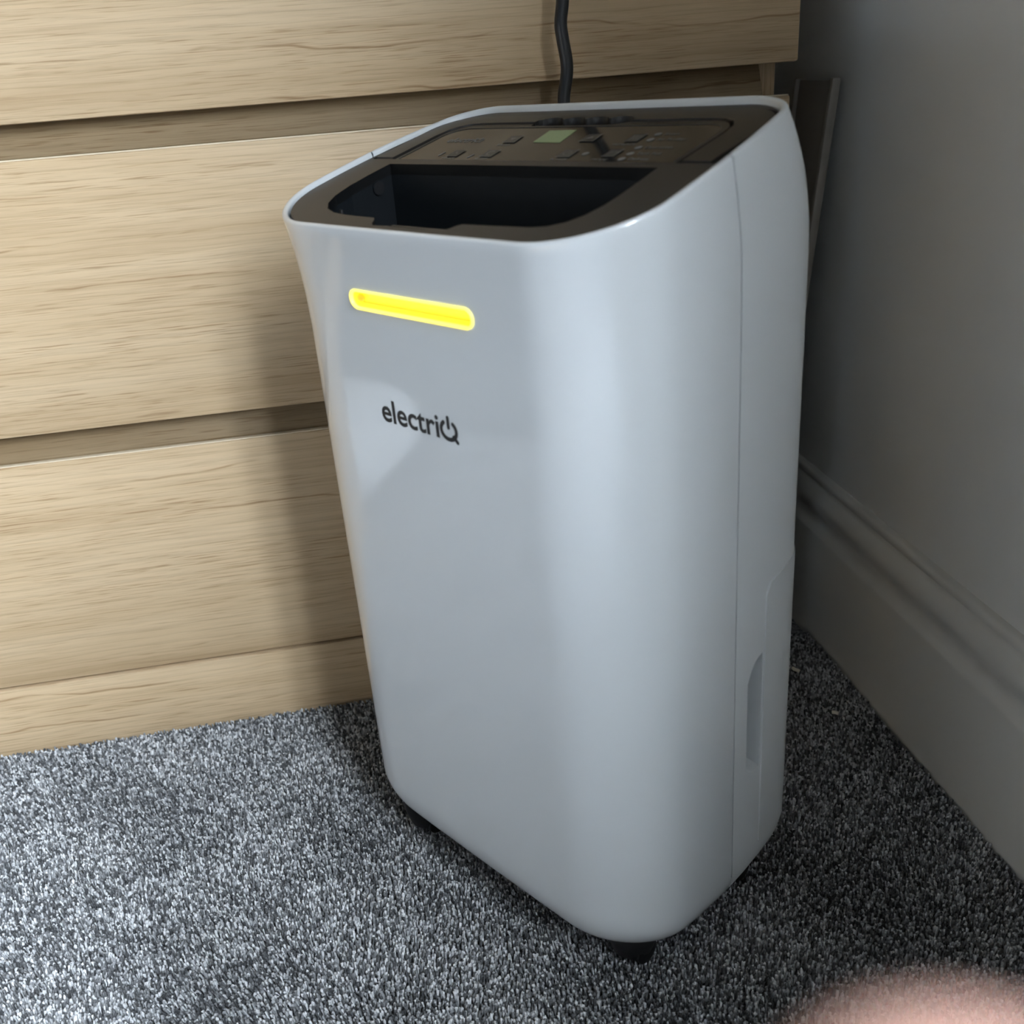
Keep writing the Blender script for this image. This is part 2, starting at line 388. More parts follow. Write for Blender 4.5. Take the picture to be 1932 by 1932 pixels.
# ------------------------------------------------------------------ carpet pile (twisted tufts), only where it can be seen
def carpet_pile():
    x1 = WX-.0185
    XS, YS, ST = [], [], []
    # dense tufts on the stretch around the dehumidifier, larger ones on the rest of the floor
    for step, (x0, y0, xe, ye), near in ((.00205, (-.80, -.52, x1, -.0020), True), (.0036, (-1.22, -.935, x1, -.0020), False)):
        gx = np.arange(x0, xe, step); gy = np.arange(y0, ye, step)
        a, b = np.meshgrid(gx, gy); a = a.ravel()+rng.uniform(-.5, .5, a.size)*step; b = b.ravel()+rng.uniform(-.5, .5, b.size)*step
        k = (a < x1) & (b < -.0020)
        k &= ~((a < -.94) & (b > -.05))          # a cushion lies here
        if not near: k &= ~((a > -.80) & (b > -.52))
        XS.append(a[k]); YS.append(b[k]); ST.append(np.full(k.sum(), step/.00205))
    X = np.concatenate(XS); Y = np.concatenate(YS); big = np.concatenate(ST); n = len(X)
    # slow waves in the lie of the pile
    def waves(fr, ph):
        r_ = np.random.default_rng(ph); s = np.zeros(n)
        for i in range(9):
            a = r_.uniform(0, 6.28); f_ = fr*r_.uniform(.5, 1.6); s += np.sin((X*math.cos(a)+Y*math.sin(a))*f_*6.28+r_.uniform(0, 6.28))
        return s/3
    lean = waves(7, 3); lean2 = waves(9, 8)
    tone = np.clip(rng.beta(.82, .80, n)*.98+waves(60, 5)*.03+lean*.05+lean2*.05, 0, 1)  # lean waves lighten and darken the tone too: pile shading put into colour
    h = rng.uniform(.0068, .0092, n)+lean*.0004
    ang = rng.uniform(0, 6.28, n); tl = rng.uniform(0, .0013, n)
    tx = np.cos(ang)*tl+.0006*lean; ty = np.sin(ang)*tl-.0003+.0006*lean2
    rb_ = rng.uniform(.0009, .0013, n)*big; rt = rb_*rng.uniform(.9, 1.25, n); rot = rng.uniform(0, 6.28, n)
    V = np.zeros((n, 8, 3), np.float32)
    for j in range(3):
        a = rot+j*2.0944
        V[:, j] = np.stack([X+rb_*np.cos(a), Y+rb_*np.sin(a), np.full(n, ZF+.002)], 1)
        a2 = a+.7
        V[:, 3+j] = np.stack([X+tx*.8+rt*np.cos(a2), Y+ty*.8+rt*np.sin(a2), ZF+h*.86], 1)
    V[:, 6] = np.stack([X+tx, Y+ty, ZF+h], 1)
    V = V[:, :7].reshape(-1, 3)
    f = []
    for j in range(3):
        q_ = (j+1) % 3; f += [(j, q_, 3+q_), (j, 3+q_, 3+j), (3+j, 3+q_, 6)]
    F = (np.array(f)[None]+np.arange(n)[:, None, None]*7).reshape(-1, 3)
    me = bpy.data.meshes.new('carpet_pile')
    me.vertices.add(len(V)); me.vertices.foreach_set('co', V.ravel())
    me.loops.add(F.size); me.loops.foreach_set('vertex_index', F.ravel().astype(np.int32))
    me.polygons.add(len(F)); me.polygons.foreach_set('loop_start', np.arange(0, F.size, 3, dtype=np.int32))
    at = me.attributes.new('tone', 'FLOAT', 'POINT'); at.data.foreach_set('value', np.repeat(tone, 7).astype(np.float32))
    me.materials.append(M['pile']); me.update(calc_edges=True)
    me.polygons.foreach_set('use_smooth', [True]*len(me.polygons))
    o = bpy.data.objects.new('carpet_pile', me); COL.objects.link(o)
    prop(o, 'speckled grey twist-pile carpet covering the floor', 'carpet', kind='stuff')
carpet_pile()

# ------------------------------------------------------------------ chest of drawers
DW, PL, PI_, GAP = 0.93, 0.0677, 0.23, 0.0239
FH = PI_-GAP
chest = prop(empty('chest_of_drawers', (-DW/2, .24, 0)), 'pale oak chest of drawers with wide handleless fronts along the back wall', 'chest of drawers')
def cbox(name, m, x0, x1, y0, y1, z0, z1, bev=.0008, parent=None):
    # coordinates in the room; the mesh origin sits at the chest's base
    return box(name, m, parent or chest, x0+DW/2, x1+DW/2, y0-.24, y1-.24, z0, z1, bev=bev)
cbox('side_panel', M['oak_side'], -.0195, -.0050, .0205, .48, 0, .995)
cbox('side_panel', M['oak_side'], -DW+.005, -DW+.0195, .0205, .48, 0, .995)
cbox('back_panel', M['oak'][4], -DW+.0195, -.0195, .474, .480, .02, .995)
cbox('plinth', M['oak'][3], -DW+.001, -.001, 0.0, .018, ZF+.001, PL-.003, bev=.001)
cbox('top_panel', M['oak'][4], -DW, 0, 0.0, .48, .9955, 1.02, bev=.001)
DX = [0.0, 0.0, .0052, .001]
for i in range(4):
    z0 = PL+i*PI_; z1 = z0+FH
    dr = empty('drawer', (DX[i], 0, 0)); dr.parent = chest
    cbox('drawer_front', M['oak'][[2, 1, 0, 4][i]], -DW, 0, 0, .018, z0, z1, bev=.0020, parent=dr)
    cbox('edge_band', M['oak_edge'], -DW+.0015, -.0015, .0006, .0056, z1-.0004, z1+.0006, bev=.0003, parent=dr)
    cbox('drawer_box', M['oak'][4], -DW+.025, -.025, .060, .44, z0+.01, z1-.05, parent=dr)
    # sloping finger recess between this front and the next
    pr = [(.0052, z1-.0004), (.0080, z1+.0012), (.0240, z1+GAP+.012), (.0420, z1+GAP+.012), (.0420, z1-.0004)]
    xa, xb = -DW+.0205+DW/2, -.0202+DW/2
    V = [(xa, y-.24, z) for y, z in pr]+[(xb, y-.24, z) for y, z in pr]
    F = [(k, (k+1) % 5, 5+(k+1) % 5, 5+k) for k in range(5)]+[(4, 3, 2, 1, 0), (5, 6, 7, 8, 9)]
    ro = mesh('recess_rail', V, F, M['oak_rail'], chest)
    bm = bmesh.new(); bm.from_mesh(ro.data); bmesh.ops.recalc_face_normals(bm, faces=bm.faces); bm.to_mesh(ro.data); bm.free()

# ------------------------------------------------------------------ slim panel leaning in the gap beside the chest
bd = prop(empty('leaning_panel', (.006, .0695, -.001)), 'slim taupe panel with raised edges leaning on the wall beside the chest', 'panel')
bd.rotation_euler = (0, math.atan2(.0525, .517), 0)
Lb = .5175
box('sheet', M['board'], bd, -.0035, -.0005, -.034, .036, 0, Lb-.004, bev=.0006)
box('edge_strip', M['board'], bd, -.0075, .0005, -.0375, -.0305, 0, Lb-.002, bev=.0018)
V, F = tube(spline([(-.004, .034, 0), (-.004, .036, .2), (-.004, .035, .38), (-.004, .0325, .43), (-.004, .0355, .48), (-.004, .0365, Lb-.003)], 6), .0031, 8)
mesh('edge_bead', V, F, M['board'], bd, True, 50)

# ------------------------------------------------------------------ dehumidifier
QX, QY, QA, W_, D_, HF, HB, RF, RB, TA, TB_, ZB, TX, RBOT, BOW, SB, FLARE, K0, KP, TILT2, TY = (-0.2555, -0.23878, -0.95207, 0.25443, 0.18566, 0.46947, 0.51571, 0.04681, 0.03012, 0.05643, 0.01837, 0.0264, -0.04683, 0.04306, 0.00121, 0.0625, 0.00541, 0.8432, 2.37872, 0.0129, 0.05191)
deh = prop(empty('dehumidifier', (QX, QY, 0), QA), 'tall white dehumidifier with a black top and a lit yellow bar, standing on the carpet', 'dehumidifier')

def S(px, py, t):
    """body surface: plan parameter (px, py) on the rounded outline, t = 0 at the bottom, 1 at the rim"""
    px, py, t = np.broadcast_arrays(np.asarray(px, float), np.asarray(py, float), np.asarray(t, float))
    wv = (py+D_/2)/D_; xn = px/(W_/2)
    zt = HF+(HB-HF)*wv+TILT2*wv*(1-wv)
    h = (zt-ZB)*t; z = ZB+h
    ins = np.where(h < RBOT, RBOT-np.sqrt(np.maximum(RBOT**2-(RBOT-np.minimum(h, RBOT))**2, 0)), 0)
    k = np.maximum(0, (t-K0)/(1-K0))**KP
    fl = np.maximum(0, (t-.85)/.15)**2*FLARE
    y0 = py-BOW*(1-wv)*(1-xn**2); x0 = px*(1+SB*4*wv*(1-wv))
    x = (x0-np.sign(x0)*np.minimum(ins, np.abs(x0)))*(1-TX*(1-t))*(1-TA*k*wv)+fl*(1-wv)*xn
    y = (y0-np.sign(y0)*np.minimum(ins, np.abs(y0)))*(1-TY*(1-t))-TB_*k*np.maximum(wv, 0)**2-fl*(1-wv)
    return np.stack([x, y, z], -1)
def Sn(px, py, t, nx, ny):
    """outward unit normal, from the outline's normal (nx, ny)"""
    e = 1e-4
    a = S(px-ny*e, py+nx*e, t)-S(px+ny*e, py-nx*e, t)
    b = S(px, py, np.minimum(np.asarray(t)+e, 1.0))-S(px, py, np.asarray(t)-e)
    n = np.cross(a, b); return n/np.linalg.norm(n, axis=-1)[..., None]
def zt_y(px, py):
    wv = (py+D_/2)/D_; return HF+(HB-HF)*wv+TILT2*wv*(1-wv)
# the plan parameter belonging to a final y at the rim (needed for the lid, whose height follows it)
_py = np.linspace(-D_/2, D_/2, 400); _yy = S(0*_py, _py, 1.0)[:, 1]-0; _yy = np.sort(_yy)
def ZT(x, y):
    return float(zt_y(0, np.interp(y, _yy, _py)))

# outline columns: (px, py, nx, ny), going right seam -> front -> left seam and right seam -> rear -> left seam
def arc(cx, cy, r, a0, a1, n):
    return [(cx+r*math.cos(a), cy+r*math.sin(a), math.cos(a), math.sin(a)) for a in np.radians(np.linspace(a0, a1, n))]
LEDX = .0560
rear_right = [(W_/2, y, 1, 0) for y in (0.0, .004, .008)] + [(W_/2, y, 1, 0) for y in np.linspace(.0115, .0325, 13)] + [(W_/2, y, 1, 0) for y in np.linspace(.037, D_/2-RB-.004, 5)]
rear_mid = arc(W_/2-RB, D_/2-RB, RB, 0, 90, 15) + [(x, D_/2, 0, 1) for x in np.linspace(W_/2-RB-.01, -(W_/2-RB-.01), 18)] + arc(-(W_/2-RB), D_/2-RB, RB, 90, 180, 15)
rear_cols = rear_right+rear_mid+[(-x, y, -nx, ny) for x, y, nx, ny in rear_right[::-1]]
front_right = [(W_/2, y, 1, 0) for y in np.linspace(0.0, -(D_/2-RF)+.004, 8)] + arc(W_/2-RF, -(D_/2-RF), RF, 0, -90, 22)[0:] + [(x, -D_/2, 0, -1) for x in np.linspace(W_/2-RF-.006, LEDX+.004, 4)]
led_cols = [(x, -D_/2, 0, -1) for x in np.linspace(LEDX, -LEDX, 33)]
front_cols = front_right+led_cols+[(-x, y, -nx, ny) for x, y, nx, ny in front_right[::-1]]
T_LED = (0.4322-ZB)/(HF-ZB)
t_low = list(.105*(1-np.cos(np.linspace(0, math.pi/2, 14))))
t_front = t_low + list(np.linspace(.13, .86, 26)) + list(np.linspace(T_LED-.018, T_LED+.018, 9)) + list(np.linspace(T_LED+.026, 1, 7))
t_rear = t_low + list(np.linspace(.12, .20, 4)) + list(np.linspace(.215, .415, 25)) + list(np.linspace(.44, .82, 14)) + list(np.linspace(.84, 1, 12))

def shell(name, cols, rows, holes, seam_gap, m):
    """body panel over cols x rows with shaped holes; edges at the seam fold inwards, the top folds into a rounded lip"""
    P = np.array(cols); nc = len(cols); nr = len(rows); T = np.array(rows)
    base = S(P[None, :, 0], P[None, :, 1], T[:, None])
    # open the seam by a hair at both ends
    base[:, 0, 1] += seam_gap; base[:, -1, 1] += seam_gap
    V = [tuple(p) for p in base.reshape(-1, 3)]
    idx = lambda r, c: r*nc+c
    dead = set(); F = []; rings = []
    for (c0, c1, r0, r1, shape) in holes:
        for r in range(r0, r1):
            for c in range(c0, c1): dead.add((r, c))
        loop = [(r0, c) for c in range(c0, c1)]+[(r, c1) for r in range(r0, r1)]+[(r1, c) for c in range(c1, c0, -1)]+[(r, c0) for r in range(r1, r0, -1)]
        ring = []
        for (r, c) in loop:
            a = (c-c0)/(c1-c0)*2-1; b = (r-r0)/(r1-r0)*2-1
            ring.append(shape(a, b, P[c0], P[c1], T[r0], T[r1]))
        s = len(V); n = len(loop)
        # two steps from the grid to the shaped edge keep the surface smooth
        V += [tuple(S(p[0], p[1], p[2])) for p in ring]
        for i in range(n):
            j = (i+1) % n
            F.append((idx(*loop[i]), idx(*loop[j]), s+j, s+i))
        rings.append(ring)
    for r in range(nr-1):
        for c in range(nc-1):
            if (r, c) not in dead: F.append((idx(r, c), idx(r, c+1), idx(r+1, c+1), idx(r+1, c)))
    # seam folds
    for c, _ in ((0, 0), (nc-1, 1)):
        s = len(V); n = Sn(P[c, 0], P[c, 1], T, P[c, 2], P[c, 3])
        V += [tuple(base[r, c]-n[r]*.0035) for r in range(nr)]
        F += [(idx(r, c), idx(r+1, c), s+r+1, s+r) for r in range(nr-1)]
    # lip at the rim
    pn = P[:, 2:4]; top = base[-1]; prev = [idx(nr-1, c) for c in range(nc)]
    for (i_, dz) in ((.0002, .0007), (.0007, .0013), (.0013, .0016), (.0021, .0017), (.0029, .0015), (.0035, .0009), (.0038, -.0001), (.0039, -.005)):
        s = len(V)
        V += [(top[c, 0]-pn[c, 0]*i_, top[c, 1]-pn[c, 1]*i_, top[c, 2]+dz) for c in range(nc)]
        F += [(prev[c], prev[c+1], s+c+1, s+c) for c in range(nc-1)]
        prev = list(range(s, s+nc))
    o = mesh(name, V, F, m, deh, True, 50)
    return o, rings
def stadium(a, b, P0, P1, t0, t1):
    """maps the border of a grid rectangle to the stadium of the light bar"""
    hl, hh = .0489, .0056
    L = max(abs(a), abs(b)); x = a*hl; z = b*hh
    if abs(b) >= .999:                       # long sides
        x = a*(hl-hh*.35); z = math.copysign(hh, b)
    else:
        x = math.copysign(hl, a)
    cxs = math.copysign(max(abs(x)-(hl-hh), 0), x); rr = math.hypot(cxs, z)
    if cxs != 0 and rr > 0:
        x = math.copysign(hl-hh, x)+cxs*hh/rr; z = z*hh/rr
    # the columns run from +x to -x
    return (-x, -D_/2, T_LED+z/(HF-ZB))
cL0 = len(front_right); cL1 = cL0+len(led_cols)-1
rL0 = [i for i, t in enumerate(t_front) if abs(t-(T_LED-.018)) < 1e-9][0]
fs, rings = shell('front_shell', front_cols, t_front, [(cL0, cL1, rL0, rL0+8, stadium)], -.0005, M['front'])
led_ring = rings[0]
GY0, GY1 = .0140, .0310
GT0, GT1 = .228, .402
def grip_shape(a, b, P0, P1, t0, t1):
    """D-shaped finger hold: straight along the tank, rounded towards the seam"""
    # a runs with the columns; find which end is nearer the seam
    seam_a = -1 if P0[1] < P1[1] else 1
    u = a*seam_a                             # +1 at the seam side
    x = u; z = b
    y = GY1-(GY1-GY0)*(x+1)/2
    if x > -.999:
        f = (x+1)/2                          # 0 at the tank, 1 at the seam side
        lim = 1-.30*f**3 if b > 0 else 1-.20*f**3
        z = b*lim
    t = (GT0+GT1)/2+z*(GT1-GT0)/2
    return (math.copysign(W_/2, P0[0]), y, t)
r_idx = {i: c for i, c in enumerate(rear_cols)}
c_a = 3; c_b = 15; r_a = [i for i, t in enumerate(t_rear) if abs(t-.215) < 1e-9][0]; r_b = r_a+24
ncr = len(rear_cols)
rs, grings = shell('rear_shell', rear_cols, t_rear, [(c_a, c_b, r_a, r_b, grip_shape), (ncr-1-c_b, ncr-1-c_a, r_a, r_b, grip_shape)], .0005, M['shell'])
# the finger holds themselves
for ring in grings:
    sx = math.copysign(1, ring[0][0]); n = len(ring); c = np.array(ring).mean(0)
    V = []; F = []
    for k, (shr, dep) in enumerate(((1, 0), (.985, .004), (.95, .0130), (.80, .0160), (.4, .0165))):
        for p in ring:
            y = c[1]+(p[1]-c[1])*shr; t = c[2]+(p[2]-c[2])*(shr if k < 3 else (.93 if k == 3 else .5))
            q_ = S(p[0], y, t)
            V.append((q_[0]-sx*dep*(1 if k == 0 else 1), q_[1], q_[2]))
    for k in range(4):
        F += [(k*n+i, k*n+(i+1) % n, (k+1)*n+(i+1) % n, (k+1)*n+i) for i in range(n)]
    F.append(tuple(4*n+i for i in range(n)))
    mesh('finger_hold', V, F, M['shell'], deh, True, 45)
# dark web that closes the seam from inside
V = []; F = []
for sx in (-1, 1):
    s = len(V)
    for t in np.linspace(.0, .997, 40):
        p = S(sx*W_/2, 0, t); V += [(p[0]-sx*.0022, p[1]-.004, p[2]), (p[0]-sx*.0022, p[1]+.004, p[2])]
    F += [(s+2*i, s+2*i+1, s+2*i+3, s+2*i+2) for i in range(39)]
mesh('seam_strip', V, F, M['seam'], deh, True)
# underside
bot = [tuple(S(c[0], c[1], 0.0)) for c in front_cols]+[tuple(S(c[0], c[1], 0.0)) for c in rear_cols[::-1][1:-1]]
mesh('base_plate', bot, [tuple(range(len(bot)))], M['rubber'], deh)

# water tank: slightly proud panel round the lower rear
def tank():
    half = [(W_/2, y, 1, 0) for y in np.linspace(.0325, D_/2-RB-.004, 7)]
    cols = half+rear_mid+[(-x, y, -nx, ny) for x, y, nx, ny in half[::-1]]
    P = np.array(cols); nc = len(cols); V = []; F = []
    nr = 26; T0, T1 = .0905, .4935
    arcl = np.concatenate([[0], np.cumsum(np.linalg.norm(np.diff(P[:, :2], axis=0), axis=1))]); tot = arcl[-1]
    edge = np.minimum(arcl, tot-arcl)
    for r in range(nr):
        f = r/(nr-1)
        cut = np.where(edge < .006, (.006-np.sqrt(np.maximum(.006**2-(.006-np.minimum(edge, .006))**2, 0)))/.44, 0)
        t = (T0+cut*.6)+(T1-T0-1.6*cut)*f
        p = S(P[:, 0], P[:, 1], t); n = Sn(P[:, 0], P[:, 1], t, P[:, 2], P[:, 3])
        V += [tuple(q_) for q_ in p+n*.0008]
    F = [(r*nc+c, r*nc+c+1, (r+1)*nc+c+1, (r+1)*nc+c) for r in range(nr-1) for c in range(nc-1)]
    border = [c for c in range(nc)]+[r*nc+nc-1 for r in range(1, nr)]+[(nr-1)*nc+c for c in range(nc-2, -1, -1)]+[r*nc for r in range(nr-2, 0, -1)]
    s = len(V); nb = len(border)
    for i in border:
        r, c = divmod(i, nc); f = r/(nr-1)
        e = edge[c]; cut = (.006-math.sqrt(max(.006**2-(.006-min(e, .006))**2, 0)))/.44 if e < .006 else 0
        t = (T0+cut*.6)+(T1-T0-1.6*cut)*f
        p = S(P[c, 0], P[c, 1], t); n = Sn(P[c, 0], P[c, 1], t, P[c, 2], P[c, 3]); V.append(tuple(p-n*.002))
    F += [(border[i], s+i, s+(i+1) % nb, border[(i+1) % nb]) for i in range(nb)]
    mesh('water_tank', V, F, M['shell'], deh, True, 40)
tank()

# ---- light bar in its slot
def light_bar():
    R = np.array(led_ring); n = len(R); c = R.mean(0)
    bar = empty('light_bar', (0, 0, 0)); bar.parent = deh
    def ringpts(inset, dep):
        out = []
        hl, hh = .0489, .0056
        for p in R:
            x = p[0]; z = (p[2]-T_LED)*(HF-ZB)
            cx = math.copysign(min(abs(x), hl-hh), x); d = np.array([x-cx, z]); L = np.linalg.norm(d)
            d = d/L if L > 1e-9 else d
            q_ = S(cx+d[0]*(L-inset), -D_/2, T_LED+d[1]*(L-inset)/(HF-ZB)); out.append((q_[0], q_[1]+dep, q_[2]))
        return out
    # bright rim standing a little proud
    seq = [(0, .001), (0, -.0006), (.0004, -.0010), (.0010, -.0010), (.0014, -.0004), (.0015, .001)]
    V = []; F = []
    for a in seq: V += ringpts(*a)
    for k in range(len(seq)-1): F += [(k*n+i, k*n+(i+1) % n, (k+1)*n+(i+1) % n, (k+1)*n+i) for i in range(n)]
    mesh('bar_rim', V, F, M['led_rim'], bar, True, 50)
    seq = [(.0015, .001), (.0017, .0032), (.0022, .0040), (.0030, .0043)]
    V = []; F = []
    for a in seq: V += ringpts(*a)
    for k in range(len(seq)-1): F += [(k*n+i, k*n+(i+1) % n, (k+1)*n+(i+1) % n, (k+1)*n+i) for i in range(n)]
    F.append(tuple((len(seq)-1)*n+i for i in range(n)))
    mesh('bar_lens', V, F, M['led_yellow'], bar, True, 50)
    tz = T_LED-.0021/(HF-ZB)
    V, F = tube([tuple(S(x, -D_/2, tz)+np.array([0, .0036, 0])) for x in np.linspace(-.044, .0455, 12)], .00045, 6)
    mesh('bar_ridge', V, F, M['led_cap'], bar, True)
    p = S(-.0438, -D_/2, T_LED)
    bm = bmesh.new(); bmesh.ops.create_uvsphere(bm, u_segments=20, v_segments=10, radius=1)
    for v in bm.verts: v.co = Vector((p[0]+v.co.x*.0036, p[1]+.0034+v.co.y*.0016, p[2]+v.co.z*.0026))
    bm_obj('bar_end_cap', bm, M['led_cap'], bar, True)
light_bar()

# ---- text on surfaces
def text_mesh(body, size, off=0.0):
    cu_ = bpy.data.curves.new('lettering', 'FONT'); cu_.body = body; cu_.size = size; cu_.offset = off; cu_.resolution_u = 4; cu_.fill_mode = 'FRONT'
    o = bpy.data.objects.new('lettering', cu_); COL.objects.link(o)
    dg = bpy.context.evaluated_depsgraph_get(); me = bpy.data.meshes.new_from_object(o.evaluated_get(dg))
    V = np.array([v.co[:2] for v in me.vertices]); F = [tuple(p.vertices) for p in me.polygons]
    bpy.data.objects.remove(o); bpy.data.curves.remove(cu_); bpy.data.meshes.remove(me)
    return V, F
def stroke(path, wd, n=10):
    """flat stroke with round ends, as one outline"""
    P = [np.array(p, float) for p in path]; L = []; R = []
    for i, p in enumerate(P):
        t = P[min(i+1, len(P)-1)]-P[max(i-1, 0)]; t /= np.linalg.norm(t); nn = np.array([-t[1], t[0]])
        L.append(p+nn*wd/2); R.append(p-nn*wd/2)
    def cap(p, t, s):
        a0 = math.atan2(t[1], t[0])+s; return [p+wd/2*np.array([math.cos(a0+k*math.pi/n), math.sin(a0+k*math.pi/n)]) for k in range(1, n)]
    t1 = P[-1]-P[-2]; t0 = P[0]-P[1]
    V = L+R; m = len(P); F = [(i, m+i, m+i+1, i+1) for i in range(m-1)]
    for p, t, a, b in ((P[-1], t1, m-1, 2*m-1), (P[0], t0, m, 0)):
        s = len(V); c = cap(p, t, -math.pi/2); V = V+c
        F.append(tuple([b]+list(range(s, s+len(c)))+[a]))
    return np.array(V), F
def logo_parts(width, height):
    """lowercase wordmark whose last letter is a power-symbol Q; origin at the baseline, left"""
    V, F = text_mesh('electri', 1.0, .019)
    x0, x1 = V[:, 0].min(), V[:, 0].max(); y1 = V[:, 1].max(); y0 = 0.0
    V = np.stack([(V[:, 0]-x0)/(x1-x0)*width*.765, (V[:, 1]-y0)/(y1-y0)*height], 1)
    parts = [(V, F)]
    c = np.array([width*.885, height*.415]); rx, ry = width*.092, height*.385; wd = height*.185
    parts.append(stroke([(c[0]+rx*math.cos(a), c[1]+ry*math.sin(a)) for a in np.radians(np.linspace(128, 412, 36))], wd))
    parts.append(stroke([(c[0], c[1]+height*.54), (c[0], c[1]+height*.12)], wd*.95))
    parts.append(stroke([(c[0]+rx*.60, c[1]-ry*.62), (c[0]+rx*1.05, c[1]-ry*1.12)], wd*.95))
    return parts
def join_parts(parts):
    V = []; F = []
    for v, f in parts:
        s = len(V); V += [tuple(p) for p in v]; F += [tuple(s+i for i in t) for t in f]
    return V, F
V, F = join_parts(logo_parts(.0640, .0131))
VV = []
for (x, z) in V:
    t = (.3643+z-ZB)/(HF-ZB); p = S(x-.0364, -D_/2, t); VV.append((p[0], p[1]-.00012, p[2]))
mesh('wordmark', VV, F, M['logo'], deh)['label'] = 'black electriQ lettering on the front'

# ---- black top
def inset_rim(d):
    P = np.array(front_cols+rear_cols[::-1][1:-1]); p = S(P[:, 0], P[:, 1], 1.0)
    return [(a[0]-n[0]*d, a[1]-n[1]*d) for a, n in zip(p, P[:, 2:4])]
def decim(poly, dmin):
    out = [poly[0]]
    for p in poly[1:]:
        if math.hypot(p[0]-out[-1][0], p[1]-out[-1][1]) > dmin: out.append(p)
    if math.hypot(out[-1][0]-out[0][0], out[-1][1]-out[0][1]) < dmin*.6: out.pop()
    return out
rim = decim(inset_rim(.0050), .0022)
# air outlet opening: straight rear edge, rounded front
OPEN = [(.0990, -.0160), (.0998, -.030)] + [(x, y) for x, y in [(.1003, -.045), (.0996, -.056), (.0970, -.0660), (.0920, -.0735), (.0850, -.0780), (.0765, -.0800), (.0541, -.0812), (.0335, -.0820), (.0310, -.0838), (.0290, -.0870), (.0265, -.0890), (-.0270, -.0898), (-.0300, -.0880), (-.0320, -.0850), (-.0350, -.0826), (-.0600, -.0820), (-.0740, -.0806), (-.0850, -.0768), (-.0930, -.0705), (-.0985, -.0610), (-.1010, -.048), (-.1012, -.034), (-.1005, -.0175)]]
zfr = lambda x, y: ZT(x, y)-.0012
HOUT = rrect(-.1265, .1265, -.0105, .0615, [.0012, .024, .024, .0012], 8)
slab('top_frame', M['frame'], deh, rim, [OPEN, HOUT], zfr, .006)
# carrying handle: U-shaped, with finger scallops cut in its rear bar
hin = [(.1078, -.0093), (.1073, .0250), (.1054, .0365), (.1012, .0428), (.0936, .0466), (.0850, .0475), (.0335, .0475), (.0325, .0500)]
for k in range(4):
    c0 = .0240-k*.0175
    hin += [(c0+.0082*math.cos(a), .0500+.0042*math.sin(a)) for a in np.radians(np.linspace(8, 172, 8))]
hin += [(-.0395, .0500), (-.0400, .0475), (-.0850, .0475), (-.0944, .0464), (-.1012, .0424), (-.1052, .0362), (-.1068, .0250), (-.1072, -.0093)]
ho = rrect(-.1238, .1238, -.0093, .0600, [.0012, .023, .023, .0012], 8)
# U outline: outer boundary up the right side, round the back, down the left, then back along the inner edge
i0 = 7; HU = ho[:len(ho)-7]
HU = [(.1238, -.0093)]+[p for p in ho if p[1] > .02]+[(-.1238, -.0093)]+hin[::-1]
slab('carry_handle', M['handle'], deh, HU, [], lambda x, y: ZT(x, y)-.0006, .008, .005)
# control panel: bezel with the gloss sheet in it
bez = rrect(-.1045, .1045, -.0105, .0462, [.001, .017, .017, .001], 8)
# notch for the fingers in the bezel
bez2 = []
for p in bez: bez2.append(p)
ix = max(i for i, p in enumerate(bez2) if p[0] > 0 and p[1] > .0455)
bez2 = bez2[:ix+1]+[(.0325, .0462), (.0250, .0432), (.0200, .0424), (-.0385, .0424), (-.0400, .0462)]+bez2[ix+1:]
pan = rrect(-.1020, .1022, -.0098, .0405, [.0008, .014, .014, .0008], 8)
slab('panel_bezel', M['handle'], deh, bez2, [pan], lambda x, y: ZT(x, y)-.0014, .010, .006)
cp = slab('control_panel', M['gloss'], deh, pan, [], lambda x, y: ZT(x, y)-.0017, .004, .008)
# floor under the grooves
slab('handle_well', M['cavity'], deh, rrect(-.1275, .1275, -.0115, .0625, [.0012, .024, .024, .0012], 8), [], lambda x, y: ZT(x, y)-.0150, .002, .01)
# outlet cavity: walls going down from the opening, and a floor
V = []; F = []; n = len(OPEN)
for k, (sh, dz) in enumerate(((1.0, -.0012), (1.0, -.05), (.97, -.105))):
    V += [(p[0]*sh, (p[1]+.05)*sh-.05, ZT(*p)+dz if k == 0 else .4700+dz) for p in OPEN]
for k in range(2): F += [(k*n+i, (k+1)*n+i, (k+1)*n+(i+1) % n, k*n+(i+1) % n) for i in range(n)]
F.append(tuple(2*n+i for i in range(n)))
mesh('outlet_cavity', V, F, M['cavity'], deh)
# louvre slats at the front of the outlet
for k, (y, dz) in enumerate(((-.0868, -.0042), (-.0826, -.0050), (-.0784, -.0064))):
    bm = bmesh.new(); add_box(bm, -.0300+k*.002, .0290+k*.006, y-.0012, y+.0012, ZT(0, y)+dz-.006, ZT(0, y)+dz, bev=.0004)
    bm_obj('louvre_slat', bm, M['frame'] if k else M['handle'], deh, True)
# screw recess and rib on the left cavity wall
V, F = tube([(-.1003, -.0283, .4796), (-.0997, -.0283, .4796)], .0043, 20)
mesh('screw_boss', V, F, M['cavity'], deh, True, 40)
V, F = tube([(-.1003, -.0283, .4796), (-.0995, -.0283, .4796)], .0038, 20)
mesh('screw_hole', V, F, M['rubber'], deh, True, 40)
box('cavity_rib', M['handle'], deh, -.1000, -.0965, -.0600, -.0585, .430, .4715, bev=.0003)

